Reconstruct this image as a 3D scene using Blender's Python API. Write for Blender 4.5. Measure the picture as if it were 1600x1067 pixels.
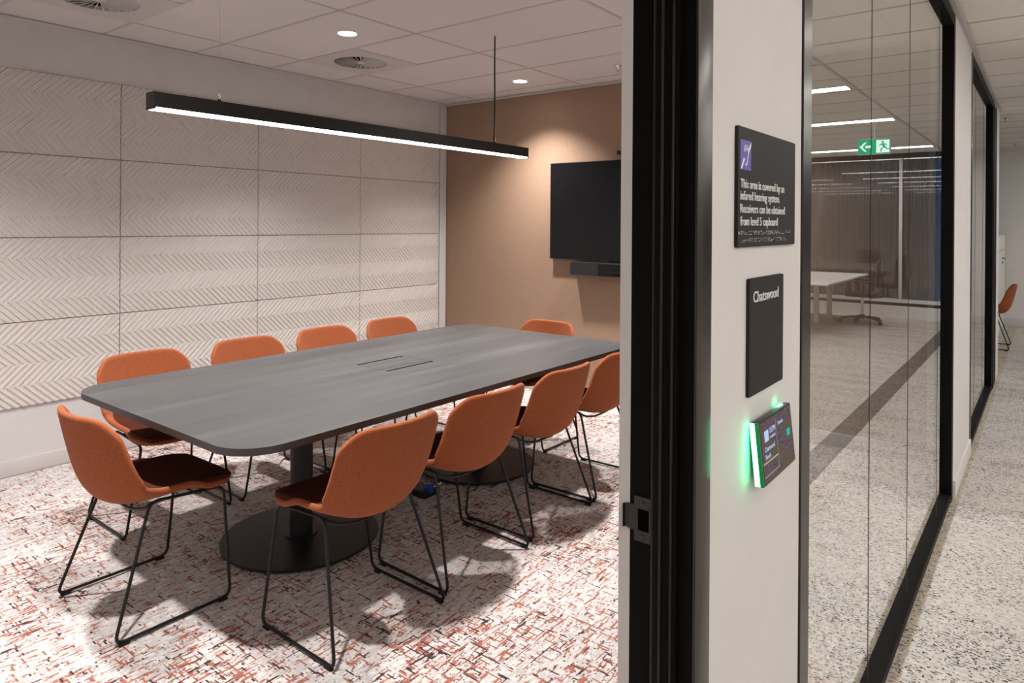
import bpy, bmesh, math, random
from mathutils import Vector, Matrix
PI = math.pi
SC = bpy.context.scene
COL = SC.collection
for o in list(bpy.data.objects): bpy.data.objects.remove(o)

# ------------------------------------------------------------------ camera, world, exposure
FPX, YAW, PY, ROLL, EYE = 1076.24, .6635, 349.42, .0069, 1.5026
cam_data = bpy.data.cameras.new('camera'); cam = bpy.data.objects.new('camera', cam_data); COL.objects.link(cam)
F = Vector((-math.sin(YAW), math.cos(YAW), 0)); R = Vector((math.cos(YAW), math.sin(YAW), 0)); U = Vector((0, 0, 1))
cr, sr = math.cos(ROLL), math.sin(ROLL)
cx_ = R*cr + U*sr; cy_ = U*cr - R*sr
cam.matrix_world = Matrix(((cx_.x, cy_.x, -F.x, 0), (cx_.y, cy_.y, -F.y, 0), (cx_.z, cy_.z, -F.z, EYE), (0, 0, 0, 1)))
cam_data.sensor_width = 36; cam_data.lens = FPX*36/1600
cam_data.shift_y = -(533.5-PY)/1600
cam_data.clip_start = .02; cam_data.clip_end = 100
SC.camera = cam
SC.view_settings.view_transform = 'Standard'; SC.view_settings.look = 'None'
SC.view_settings.gamma = 1; SC.view_settings.use_curve_mapping = False
SC.view_settings.exposure = 0.0
w = bpy.data.worlds.new('world'); SC.world = w; w.use_nodes = True
w.node_tree.nodes['Background'].inputs[0].default_value = (.006, .024, .065, 1)      # dusk outside
w.node_tree.nodes['Background'].inputs[1].default_value = 1.0
PENDANT, DOWN, DOWN_SPOT, STRIP = 17.0, 40.0, 310.0, 21.0       # strengths of the lamps built below

# ------------------------------------------------------------------ materials
def newmat(name):
    m = bpy.data.materials.new(name); m.use_nodes = True
    nt = m.node_tree; return m, nt, nt.nodes['Principled BSDF']
def N(nt, kind, **kw):
    n = nt.nodes.new(kind)
    for k, v in kw.items():
        if k in n.inputs: n.inputs[k].default_value = v
        else: setattr(n, k, v)
    return n
def L(nt, a, b): nt.links.new(a, b)
def ramp(nt, src, p0, p1, c0=(0, 0, 0, 1), c1=(1, 1, 1, 1)):
    r = nt.nodes.new('ShaderNodeValToRGB'); r.color_ramp.elements[0].position = p0; r.color_ramp.elements[1].position = p1
    r.color_ramp.elements[0].color = c0; r.color_ramp.elements[1].color = c1; L(nt, src, r.inputs[0]); return r.outputs[0]
def mixc(nt, fac, a, b, mode='MIX'):
    n = nt.nodes.new('ShaderNodeMix'); n.data_type = 'RGBA'; n.blend_type = mode
    for s, v in ((0, fac), (6, a), (7, b)):
        if hasattr(v, 'links'): L(nt, v, n.inputs[s])
        else: n.inputs[s].default_value = v if s == 0 or len(v) == 4 else (*v, 1)
    return n.outputs[2]
def coords(nt, scale=(1, 1, 1), kind='Object', rot=(0, 0, 0)):
    t = nt.nodes.new('ShaderNodeTexCoord'); mp = nt.nodes.new('ShaderNodeMapping')
    mp.inputs['Scale'].default_value = scale; mp.inputs['Rotation'].default_value = rot
    L(nt, t.outputs[kind], mp.inputs[0]); return mp.outputs[0]
def noise(nt, vec, scale=1, detail=2, rough=.5, dist=0):
    n = N(nt, 'ShaderNodeTexNoise', Scale=scale, Detail=detail, Roughness=rough, Distortion=dist); L(nt, vec, n.inputs['Vector']); return n.outputs[0]
def bump(nt, b, h, strength=.3, dist=.002):
    n = N(nt, 'ShaderNodeBump', Strength=strength, Distance=dist); L(nt, h, n.inputs['Height']); L(nt, n.outputs[0], b.inputs['Normal'])
def plain(name, col, rough=.6, metal=0, var=.06, vscale=8, bmp=0, bscale=200, spec=.5, sheen=0):
    m, nt, b = newmat(name); v = coords(nt)
    c = mixc(nt, ramp(nt, noise(nt, v, vscale, 3), .3, .7), tuple(x*(1-var) for x in col), tuple(min(1, x*(1+var)) for x in col))
    L(nt, c, b.inputs['Base Color']); b.inputs['Roughness'].default_value = rough; b.inputs['Metallic'].default_value = metal
    b.inputs['Specular IOR Level'].default_value = spec
    if sheen: b.inputs['Sheen Weight'].default_value = sheen; b.inputs['Sheen Roughness'].default_value = .4
    if bmp: bump(nt, b, noise(nt, v, bscale, 2), bmp, .001)
    return m
def emit(name, col, strength):
    m = bpy.data.materials.new(name); m.use_nodes = True; nt = m.node_tree; nt.nodes.clear()
    e = N(nt, 'ShaderNodeEmission', Color=(*col, 1), Strength=strength); o = nt.nodes.new('ShaderNodeOutputMaterial')
    L(nt, e.outputs[0], o.inputs[0]); return m
M = {}
M['wall'] = plain('painted_plaster', (.60, .58, .58), .75, var=.02, bmp=.05)
M['wall_corridor'] = plain('painted_plaster_corridor', (.66, .63, .61), .7, var=.02, bmp=.05)
M['base'] = plain('skirting_paint', (.55, .52, .51), .5, var=.02)
M['tile'] = plain('ceiling_tile', (.68, .645, .64), .9, var=.03, vscale=300, bmp=.35, bscale=350)
M['tile_bounce'] = plain('ceiling_tile_bounce_lit', (.80, .76, .70), .9, var=.03, vscale=300, bmp=.35, bscale=350)  # same ceiling tile, lightened in place of bounced light
M['tbar'] = plain('ceiling_tee', (.54, .505, .495), .5, var=.02)
M['black'] = plain('black_powder_coat', (.010, .0095, .0095), .45, var=.1, spec=.28)
M['black_satin'] = plain('black_satin_frame', (.004, .0034, .003), .5, var=.1, spec=.08)
M['rubber'] = plain('grey_rubber_seal', (.018, .0185, .019), .5, spec=.3)
M['chair_steel'] = plain('black_chair_steel', (.006, .006, .007), .38, var=.1, spec=.3)
M['seatpad'] = plain('dark_brown_wool', (.058, .016, .009), .95, var=.3, vscale=240, bmp=.4, bscale=700, spec=.12)
M['chrome'] = plain('chrome', (.7, .7, .72), .15, 1)
M['white_plastic'] = plain('white_plastic', (.72, .71, .70), .35, var=.02)
M['vent_white'] = plain('vent_white', (.58, .55, .54), .55, var=.02)
M['hole_shade'] = plain('recess_shade', (.004, .004, .004), .95, spec=0)  # near-black puts the shade of deep openings into the colour
M['tv'] = plain('tv_glass', (.006, .006, .007), .22, var=.05, spec=.25)
M['tv_frame'] = plain('tv_frame', (.012, .012, .013), .35)
M['sound'] = plain('soundbar_cloth', (.006, .007, .010), .8, bmp=.3, bscale=900)
M['edge'] = plain('table_edge', (.035, .030, .031), .45)
M['backing'] = plain('seam_tan', (.28, .215, .17), .9)  # dark tan that shows in the gaps between wall panels
M['sign'] = plain('sign_board', (.019, .0155, .014), .6, var=.04, spec=.25)
M['letter'] = plain('sign_lettering', (.80, .80, .79), .5, var=.01)
M['violet'] = plain('pictogram_violet', (.10, .085, .42), .5, var=.02)
M['curtain'] = plain('sheer_curtain', (.15, .145, .14), .9, var=.1)
M['desk'] = plain('white_desk', (.72, .70, .67), .4, var=.02)
M['taskfab'] = plain('task_chair_mesh', (.05, .045, .045), .8)
M['strike'] = plain('bronze_strike', (.075, .066, .060), .32, .9)
M['blue'] = plain('blue_cable', (.01, .03, .22), .4)

def brushed():
    m, nt, b = newmat('brushed_dark_bronze'); v = coords(nt, (1, 400, 2))
    L(nt, mixc(nt, noise(nt, v, 1, 2), (.055, .048, .044), (.095, .085, .078)), b.inputs['Base Color'])
    b.inputs['Metallic'].default_value = .9; b.inputs['Roughness'].default_value = .27
    b.inputs['Anisotropic'].default_value = .4
    return m
M['bronze'] = brushed()

def fabric():
    m, nt, b = newmat('rust_orange_wool'); v = coords(nt)
    a = ramp(nt, noise(nt, v, 260, 3, .7), .35, .65); c = ramp(nt, noise(nt, coords(nt, (30, 30, 90)), 1, 3, .6), .35, .7)
    k = mixc(nt, a, (.16, .036, .012), (.375, .112, .043)); k = mixc(nt, c, k, (.27, .073, .027))
    L(nt, k, b.inputs['Base Color']); b.inputs['Roughness'].default_value = .92; b.inputs['Specular IOR Level'].default_value = .15
    b.inputs['Sheen Weight'].default_value = .12; b.inputs['Sheen Tint'].default_value = (1, .6, .45, 1); b.inputs['Sheen Roughness'].default_value = .5
    bump(nt, b, noise(nt, v, 700, 2), .35, .0012); return m
M['fabric'] = fabric()

def tabletop():
    m, nt, b = newmat('charcoal_oak_laminate')
    g = noise(nt, coords(nt, (26, .9, 10)), 1, 4, .6); h = noise(nt, coords(nt, (260, 6, 10)), 1, 2); lo = noise(nt, coords(nt, (5, .8, 1)), 1, 3)
    k = mixc(nt, ramp(nt, g, .32, .7), (.020, .020, .021), (.085, .083, .084)); k = mixc(nt, ramp(nt, h, .35, .75), k, (.080, .079, .080)); k = mixc(nt, ramp(nt, lo, .35, .7), k, (.042, .041, .042))
    L(nt, k, b.inputs['Base Color']); b.inputs['Roughness'].default_value = .42
    bump(nt, b, h, .08, .0005); return m
M['top'] = tabletop()

def tan():
    m, nt, b = newmat('tan_felt_wall'); v = coords(nt)
    k = mixc(nt, ramp(nt, noise(nt, v, 220, 4, .75), .35, .65), (.245, .155, .102), (.385, .265, .192)); L(nt, k, b.inputs['Base Color'])
    b.inputs['Roughness'].default_value = .95; b.inputs['Specular IOR Level'].default_value = .1; bump(nt, b, noise(nt, v, 500, 2), .3, .001); return m
M['tan'] = tan()

def panelmat():
    m, nt, b = newmat('cream_acoustic_felt'); v = coords(nt)
    k = mixc(nt, ramp(nt, noise(nt, v, 320, 3, .7), .4, .6), (.58, .535, .505), (.68, .635, .605)); L(nt, k, b.inputs['Base Color'])
    b.inputs['Roughness'].default_value = .95; b.inputs['Specular IOR Level'].default_value = .1; bump(nt, b, noise(nt, v, 500, 2), .2, .001); return m
M['panel'] = panelmat()

def snapc(nt, src, sx, sy):
    s = nt.nodes.new('ShaderNodeVectorMath'); s.operation = 'SNAP'; s.inputs[1].default_value = (sx, sy, 1); L(nt, src, s.inputs[0]); return s.outputs[0]
def mapped(nt, src, scale, loc=(0, 0, 0)):
    mp = nt.nodes.new('ShaderNodeMapping'); mp.inputs['Scale'].default_value = scale; mp.inputs['Location'].default_value = loc; L(nt, src, mp.inputs[0]); return mp.outputs[0]
def math_(nt, op, a, b):
    n = nt.nodes.new('ShaderNodeMath'); n.operation = op
    for i, v in enumerate((a, b)):
        if hasattr(v, 'links'): L(nt, v, n.inputs[i])
        else: n.inputs[i].default_value = v
    return n.outputs[0]
def room_carpet():
    m, nt, b = newmat('cream_rust_carpet')
    t = nt.nodes.new('ShaderNodeTexCoord').outputs['Object']; s = snapc(nt, t, .0045, .006)
    k = mixc(nt, ramp(nt, noise(nt, mapped(nt, s, (60, 22, 1)), 1, 3, .6), .35, .65), (.40, .375, .36), (.68, .645, .62))
    k = mixc(nt, ramp(nt, noise(nt, mapped(nt, s, (34, 11, 1), (4, 4, 0)), 1, 4, .7), .50, .60), k, (.47, .45, .44))
    k = mixc(nt, ramp(nt, noise(nt, mapped(nt, s, (10, 44, 1), (14, 4, 0)), 1, 4, .7), .54, .60), k, (.44, .42, .41))
    z = noise(nt, mapped(nt, t, (1.6, 1.6, 1), (3, 5, 0)), 1, 2)      # where the streaks crowd together
    def layer(k, sc, loc, lo, col, dens):
        n = noise(nt, mapped(nt, s, sc, loc), 1, 3, .62, .25)
        n2 = math_(nt, 'ADD', n, math_(nt, 'MULTIPLY', math_(nt, 'SUBTRACT', z, .5), dens))
        return mixc(nt, ramp(nt, n2, lo, lo+.012), k, col)
    k = layer(k, (90, 10, 1), (1, 9, 0), .578, (.34, .135, .097), .16)
    k = layer(k, (9, 85, 1), (7, 2, 0), .605, (.31, .125, .09), .18)
    k = layer(k, (48, 6, 1), (21, 3, 0), .640, (.30, .105, .072), .18)
    k = layer(k, (60, 8, 1), (31, 13, 0), .640, (.06, .034, .034), .22)
    k = layer(k, (8, 75, 1), (41, 17, 0), .638, (.05, .034, .038), .22)
    k = layer(k, (110, 60, 1), (3, 27, 0), .64, (.085, .06, .062), .1)
    L(nt, k, b.inputs['Base Color']); b.inputs['Roughness'].default_value = .97; b.inputs['Specular IOR Level'].default_value = .08
    bump(nt, b, noise(nt, mapped(nt, t, (420, 330, 1)), 1, 2, .6), .35, .0012); return m
def grey_carpet(name, c0, c1, cd, lo):
    m, nt, b = newmat(name)
    t = nt.nodes.new('ShaderNodeTexCoord').outputs['Object']; s = snapc(nt, t, .006, .0045)
    k = mixc(nt, ramp(nt, noise(nt, mapped(nt, s, (30, 60, 1)), 1, 3, .6), .35, .65), c0, c1)
    z = noise(nt, mapped(nt, t, (2.2, 5, 1), (3, 5, 0)), 1, 3)
    for sc, loc, off, col in (((42, 150, 1), (1, 2, 0), 0, cd), ((90, 190, 1), (9, 4, 0), .01, cd), ((18, 80, 1), (5, 7, 0), 0, tuple(.6*x for x in c1))):
        n2 = math_(nt, 'ADD', noise(nt, mapped(nt, s, sc, loc), 1, 2, .6, .2), math_(nt, 'MULTIPLY', math_(nt, 'SUBTRACT', z, .5), .2))
        k = mixc(nt, ramp(nt, n2, lo+off, lo+off+.015), k, col)
    L(nt, k, b.inputs['Base Color']); b.inputs['Roughness'].default_value = .97; b.inputs['Specular IOR Level'].default_value = .08
    bump(nt, b, noise(nt, mapped(nt, t, (330, 420, 1)), 1, 2, .6), .35, .0012); return m
M['carpet_room'] = room_carpet()
M['carpet_grey'] = grey_carpet('speckled_grey_carpet', (.44, .405, .37), (.62, .58, .54), (.055, .047, .05), .612)
M['carpet_tan'] = grey_carpet('tan_edge_carpet', (.40, .34, .275), (.56, .49, .41), (.06, .05, .045), .61)
M['carpet_dark'] = grey_carpet('dark_border_carpet', (.13, .115, .105), (.21, .185, .17), (.02, .018, .018), .60)

def glassmat(name, tint, k=6.0, ior=1.5):
    m = bpy.data.materials.new(name); m.use_nodes = True; nt = m.node_tree; nt.nodes.clear()
    fr = N(nt, 'ShaderNodeFresnel', IOR=ior); r2 = math_(nt, 'MULTIPLY', fr.outputs[0], k); d = math_(nt, 'ADD', math_(nt, 'MULTIPLY', fr.outputs[0], k-1), 1.0)
    f = math_(nt, 'MINIMUM', math_(nt, 'DIVIDE', r2, d), 1.0)
    tr = N(nt, 'ShaderNodeBsdfTransparent', Color=(*tint, 1)); gl = N(nt, 'ShaderNodeBsdfGlossy', Color=(1, 1, 1, 1), Roughness=0.0)
    mx = nt.nodes.new('ShaderNodeMixShader'); o = nt.nodes.new('ShaderNodeOutputMaterial')
    L(nt, f, mx.inputs[0]); L(nt, tr.outputs[0], mx.inputs[1]); L(nt, gl.outputs[0], mx.inputs[2]); L(nt, mx.outputs[0], o.inputs[0]); return m
M['glass'] = glassmat('clear_glass', (.84, .89, .865), k=4.5, ior=1.55)
M['glass_window'] = glassmat('window_glass', (.9, .93, .95), k=2.0)
M['joint'] = plain('silicone_joint', (.03, .025, .02), .3)
M['em_pendant'] = emit('pendant_diffuser_glow', (1, .98, .965), PENDANT)
M['em_down'] = emit('downlight_glow', (1, .95, .92), DOWN)
M['em_strip'] = emit('strip_glow', (1, .972, .94), STRIP)
M['em_green'] = emit('green_led', (.10, 1, .42), 11)
M['green_plastic'] = plain('green_light_guide', (.0, .22, .07), .3)
M['em_exit'] = emit('exit_green', (.01, .36, .15), 1.2)
M['em_white'] = emit('exit_white', (.75, 1, .92), 1.2)
M['em_text'] = emit('screen_text', (.55, .68, 1), .9)
M['em_yellow'] = emit('screen_yellow', (.75, .62, .18), .75)
M['em_teal'] = emit('screen_teal', (.03, .6, .5), .8)
M['em_pale'] = emit('screen_pale', (.42, .37, .36), .7)

def screenmat():
    m = bpy.data.materials.new('screen_landscape'); m.use_nodes = True; nt = m.node_tree; nt.nodes.clear()
    v = coords(nt, (1, 60, 220)); a = noise(nt, v, 1, 4, .7); b2 = noise(nt, coords(nt, (1, 14, 30)), 1, 2)
    k = mixc(nt, ramp(nt, a, .35, .7), (.05, .032, .035), (.16, .115, .15)); k = mixc(nt, ramp(nt, b2, .45, .6), k, (.10, .075, .05))
    e = N(nt, 'ShaderNodeEmission', Strength=.9); L(nt, k, e.inputs[0])
    g = N(nt, 'ShaderNodeBsdfGlossy', Roughness=.08, Color=(.06, .06, .06, 1)); ad = nt.nodes.new('ShaderNodeAddShader'); o = nt.nodes.new('ShaderNodeOutputMaterial')
    L(nt, e.outputs[0], ad.inputs[0]); L(nt, g.outputs[0], ad.inputs[1]); L(nt, ad.outputs[0], o.inputs[0]); return m
M['screen'] = screenmat()

# ------------------------------------------------------------------ helpers
def mkobj(name, bm, mats, parent=None, smooth=False, loc=None):
    me = bpy.data.meshes.new(name); bm.normal_update(); bm.to_mesh(me); bm.free()
    if not isinstance(mats, (list, tuple)): mats = [mats]
    for m in mats: me.materials.append(m)
    if smooth:
        for p in me.polygons: p.use_smooth = True
    o = bpy.data.objects.new(name, me); COL.objects.link(o)
    if parent: o.parent = parent
    if loc: o.location = loc
    return o
def smooth_by_angle(o, ang=40):
    me = o.data
    for p in me.polygons: p.use_smooth = True
    bm = bmesh.new(); bm.from_mesh(me)
    for e in bm.edges:
        if len(e.link_faces) == 2 and e.calc_face_angle(0) > math.radians(ang): e.smooth = False
    bm.to_mesh(me); bm.free(); return o
def box(bm, x0, x1, y0, y1, z0, z1, mi=0, bev=0):
    v = [bm.verts.new(p) for p in ((x0, y0, z0), (x1, y0, z0), (x1, y1, z0), (x0, y1, z0), (x0, y0, z1), (x1, y0, z1), (x1, y1, z1), (x0, y1, z1))]
    fs = [bm.faces.new([v[i] for i in q]) for q in ((0, 3, 2, 1), (4, 5, 6, 7), (0, 1, 5, 4), (1, 2, 6, 5), (2, 3, 7, 6), (3, 0, 4, 7))]
    for f in fs: f.material_index = mi
    if bev:
        es = list({e for f in fs for e in f.edges})
        r = bmesh.ops.bevel(bm, geom=es, offset=bev, segments=2, affect='EDGES', profile=.6)
        for f in r['faces']: f.material_index = mi
    return v
def B(name, dims, m, parent=None, bev=0):
    bm = bmesh.new(); box(bm, *dims, bev=bev); o = mkobj(name, bm, m, parent)
    if bev: smooth_by_angle(o, 35)
    return o
def cyl(bm, cx, cy, z0, z1, r, seg=32, mi=0, r2=None):
    r2 = r if r2 is None else r2
    a = [bm.verts.new((cx+r*math.cos(2*PI*i/seg), cy+r*math.sin(2*PI*i/seg), z0)) for i in range(seg)]
    b = [bm.verts.new((cx+r2*math.cos(2*PI*i/seg), cy+r2*math.sin(2*PI*i/seg), z1)) for i in range(seg)]
    fs = [bm.faces.new([a[i], a[(i+1) % seg], b[(i+1) % seg], b[i]]) for i in range(seg)]
    fs += [bm.faces.new(list(reversed(a))), bm.faces.new(b)]
    for f in fs: f.material_index = mi
def lathe(bm, prof, seg=32, cx=0, cy=0):
    rings = []
    for r, z in prof: rings.append([bm.verts.new((cx+r*math.cos(2*PI*i/seg), cy+r*math.sin(2*PI*i/seg), z)) for i in range(seg)])
    for a, b in zip(rings, rings[1:]):
        for i in range(seg): bm.faces.new([a[i], a[(i+1) % seg], b[(i+1) % seg], b[i]])
    bm.faces.new(list(reversed(rings[0]))); bm.faces.new(rings[-1])
def fillet(pts, rad, closed=False, n=5):
    out = []; P = [Vector(p) for p in pts]; k = len(P)
    for i in range(k):
        if not closed and i in (0, k-1): out.append(P[i]); continue
        a, b, c = P[i-1], P[i], P[(i+1) % k]; d1 = (a-b); d2 = (c-b); r = min(rad, d1.length*.45, d2.length*.45)
        s, e = b+d1.normalized()*r, b+d2.normalized()*r
        for j in range(n+1):
            t = j/n; out.append(s*(1-t)**2+b*2*t*(1-t)+e*t*t)
    return out
def tube(bm, pts, r, seg=10, closed=False):
    P = [Vector(p) for p in pts]; k = len(P); T = []
    for i in range(k):
        a = P[i-1] if (i or closed) else P[i]; b = P[(i+1) % k] if (i < k-1 or closed) else P[i]
        T.append((b-a).normalized())
    n = T[0].orthogonal().normalized(); rings = []
    for i in range(k):
        n = (n-T[i]*n.dot(T[i])).normalized(); bi = T[i].cross(n)
        rings.append([bm.verts.new(P[i]+(n*math.cos(2*PI*j/seg)+bi*math.sin(2*PI*j/seg))*r) for j in range(seg)])
    m = k if closed else k-1
    for i in range(m):
        a, b = rings[i], rings[(i+1) % k]; off = 0
        if closed and i == k-1:
            off = min(range(seg), key=lambda q: (a[0].co-b[q].co).length)
        for j in range(seg): bm.faces.new([a[j], a[(j+1) % seg], b[(j+1+off) % seg], b[(j+off) % seg]])
    if not closed: bm.faces.new(list(reversed(rings[0]))); bm.faces.new(rings[-1])
def tag(o, label, cat, group=None):
    o['label'] = label; o['category'] = cat
    if group: o['group'] = group
    return o
def thing(name, label, cat, loc=(0, 0, 0), rot=0, group=None):
    o = bpy.data.objects.new(name, None); COL.objects.link(o); o.location = loc; o.rotation_euler = (0, 0, rot); o.empty_display_size = .1
    return tag(o, label, cat, group)
def struct(o): o['kind'] = 'structure'; return o
def prism_poly(bm, pts, z0, z1, mi=0):
    a = [bm.verts.new((x, y, z0)) for x, y in pts]; b = [bm.verts.new((x, y, z1)) for x, y in pts]; k = len(pts)
    fs = [bm.faces.new(list(reversed(a))), bm.faces.new(b)]+[bm.faces.new([a[i], a[(i+1) % k], b[(i+1) % k], b[i]]) for i in range(k)]
    for f in fs: f.material_index = mi
def rrect(x0, x1, y0, y1, r, n=8):
    pts = []
    for cx, cy, a in ((x1-r, y0+r, -PI/2), (x1-r, y1-r, 0), (x0+r, y1-r, PI/2), (x0+r, y0+r, PI)):
        for i in range(n+1): t = a+PI/2*i/n; pts.append((cx+r*math.cos(t), cy+r*math.sin(t)))
    return pts
def text_mesh(name, body, w_, h_, m, parent, org, ux, uy, depth=.0006, bold=.0):
    """lettering fitted to a box w_ x h_ (cap to baseline), lower-left at org, axes ux, uy"""
    cu = bpy.data.curves.new(name, 'FONT'); cu.body = body; cu.extrude = depth; cu.resolution_u = 3; cu.offset = bold
    t = bpy.data.objects.new(name, cu); COL.objects.link(t); bpy.context.view_layer.update()
    me = bpy.data.meshes.new_from_object(t.evaluated_get(bpy.context.evaluated_depsgraph_get()))
    COL.objects.unlink(t); bpy.data.objects.remove(t)
    xs = [v.co.x for v in me.vertices]; x0, x1 = min(xs), max(xs)
    sx = w_/(x1-x0); sy = h_/.69; ux, uy = Vector(ux), Vector(uy); nz = ux.cross(uy); org = Vector(org)
    for v in me.vertices:
        c = v.co.copy(); v.co = org+ux*((c.x-x0)*sx)+uy*(c.y*sy)+nz*(c.z+depth)
    me.materials.clear(); me.materials.append(m)
    o = bpy.data.objects.new(name, me); COL.objects.link(o); o.parent = parent; return o

XF = -.417          # corridor face of the glazed front
XI = -.542          # its face inside the room
XW = -4.80; YT = 5.06; H = 2.70
GX = -.445          # glass plane

# ------------------------------------------------------------------ setting
def floor_part(regs):
    bm = bmesh.new()
    for x0, x1, y0, y1, mi in regs: box(bm, x0, x1, y0, y1, -.05, 0, mi)
    return mkobj('floor', bm, [M['carpet_room'], M['carpet_grey'], M['carpet_dark'], M['carpet_tan']])
struct(floor_part([(-4.95, -.50, -.2, 8.9, 0), (-.50, -.385, -4, 12.95, 3), (-.385, .20, -4, 12.95, 1), (.20, .36, -4, 12.95, 2), (.36, 6.1, -4, 12.95, 1), (-4.95, -.50, 8.9, 12.95, 1)]))

VENTS = [(-4.07, 3.357), (-4.07, 1.5612)]
gx = [-4.80, -4.37, -3.77, -3.17, -2.57, -1.97, -1.37, -.77, XI]
gy = [-.05]+[.065+.5985*i for i in range(9)]+[YT]
bm = bmesh.new()
for i in range(len(gx)-1):
    for j in range(len(gy)-1):
        cxm, cym = (gx[i]+gx[i+1])/2, (gy[j]+gy[j+1])/2
        if any(abs(cxm-vx) < .2 and abs(cym-vy) < .2 for vx, vy in VENTS): continue
        box(bm, gx[i], gx[i+1], gy[j], gy[j+1], H, H+.02)
box(bm, XI, XF+.002, -4, 8.9, H, H+.02); box(bm, XF+.002, 6.1, -4, 12.95, H, H+.02, 1); box(bm, -4.95, XF+.002, 8.9, 12.95, H, H+.02, 1); box(bm, -4.95, XI, YT, 8.9, H, H+.02)
ceil = struct(mkobj('ceiling', bm, [M['tile'], M['tile_bounce']]))
bm = bmesh.new(); tb = .009; dz = .003
for x in (-4.37, -3.17, -1.97, -.77): box(bm, x-tb, x+tb, -.05, YT, H-dz, H)
for vx, vy in VENTS: box(bm, vx+.30-tb, vx+.30+tb, vy-.30, vy+.30, H-dz, H)
for y in gy[1:-1]: box(bm, XW, XI, y-tb, y+tb, H-dz, H)
for i in range(-7, 22):
    y = .05+.5985*i+.003
    if y < 12.8: box(bm, XF, 6.0, y-tb, y+tb, H-dz, H)
    if 8.9 < y < 12.8: box(bm, -4.9, XF, y-tb, y+tb, H-dz, H)
for x in (.45, 2.9, 5.35): box(bm, x-.014, x+.014, -4, 12.8, H-dz-.001, H)
mkobj('ceiling_grid', bm, M['tbar'], ceil)

def wall(name, dims, m): return struct(B(name, dims, m))
wall('wall_left', (XW-.12, XW, -.2, 8.9, 0, H), M['wall'])
bmw = bmesh.new(); box(bmw, XW, -.56, YT, YT+.1, 0, H, 0); wf = struct(mkobj('wall_far', bmw, [M['tan']]))
wall('wall_near', (XW, XF, -.17, -.05, 0, H), M['wall'])
wall('wall_party', (XW, -.56, YT+.1, YT+.16, 0, H), M['wall'])
wall('wall_partition', (XW, -.43, 8.60, 8.72, 0, H), M['wall'])
wall('wall_end', (-4.95, .34, 12.85, 12.97, 0, H), M['wall_corridor'])
wall('wall_right', (6.0, 6.12, -4, 12.95, 0, H), M['wall_corridor'])
wall('wall_rear', (-.6, 6.1, -4.1, -4, 0, H), M['wall_corridor'])
# glazed front: plaster parts
bm = bmesh.new()
box(bm, XI, XF, -4, .02, 0, H)                       # left of the door opening
box(bm, XI, XF, .02, 1.032, 2.50, H)                 # over the door
box(bm, XI, -.522, .976, 1.032, 0, 2.5)              # plaster return beside the frame
box(bm, XI, XF, 1.032, 1.526, 0, H)                  # sign wall
box(bm, XI, XF, 4.492, 5.465, 0, H)                  # pier
box(bm, XI, XF, 8.24, 8.62, 0, H)                    # end pier
box(bm, XI, XF-.004, 1.526, 4.492, 2.66, H); box(bm, XI, XF-.004, 5.465, 8.24, 2.66, H)
struct(mkobj('wall_front', bm, M['wall_corridor']))

def baseboard(name, dims, m=None): struct(B(name, dims, m or M['base'], bev=.002))
baseboard('baseboard_left', (XW, XW+.012, -.05, YT, .003, .095))
baseboard('baseboard_far', (XW+.012, XI, YT-.012, YT, .003, .095))
baseboard('baseboard_pier', (XF, XF+.012, 4.50, 5.46, .003, .10), M['wall_corridor'])
baseboard('baseboard_sign', (XF, XF+.012, 1.034, 1.524, .003, .10), M['wall_corridor'])
baseboard('baseboard_end', (-4.9, .33, 12.838, 12.85, .003, .13), M['base'])
def trim(name, dims, m): struct(B(name, dims, m))
trim('trim_1', (XW, XI, YT-.016, YT, H-.022, H-.0045), M['tbar'])
trim('trim_2', (XW, XW+.016, -.05, YT-.016, H-.022, H-.0045), M['wall'])
trim('trim_3', (XF, XF+.022, -4, 8.62, H-.03, H-.0055), M['tbar'])
trim('trim_4', (-4.79, -4.788, 4.955, YT-.02, .10, 2.66), M['wall'])

# door frame on the left edge of the sign wall
d1 = bpy.data.objects.new('door_1', None); COL.objects.link(d1); d1['kind'] = 'structure'; d1.location = (0, 0, 0)
B('frame_face', (XF, XF+.004, .976, 1.032, 0, 2.50), M['bronze'], d1, bev=.001)
bm = bmesh.new()
box(bm, -.522, XF, .976, 1.03, 0, 2.5)               # jamb body
mkobj('frame_jamb', bm, M['black_satin'], d1)
bm = bmesh.new(); box(bm, -.478, -.440, .966, .9762, 0, 2.5, bev=.002); smooth_by_angle(mkobj('door_stop', bm, M['black_satin'], d1))
bm = bmesh.new(); cyl(bm, -.481, .9735, 0, 2.5, .0035, 12); cyl(bm, -.4655, .9655, 0, 2.5, .0022, 12); cyl(bm, -.448, .9657, 0, 2.5, .002, 12); mkobj('rubber_seal', bm, M['rubber'], d1, True)
bm = bmesh.new(); box(bm, -.522, XF, .02, .976, 2.46, 2.50); box(bm, -.522, XF, .02, .05, 0, 2.46); mkobj('frame_head', bm, M['black_satin'], d1)
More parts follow.
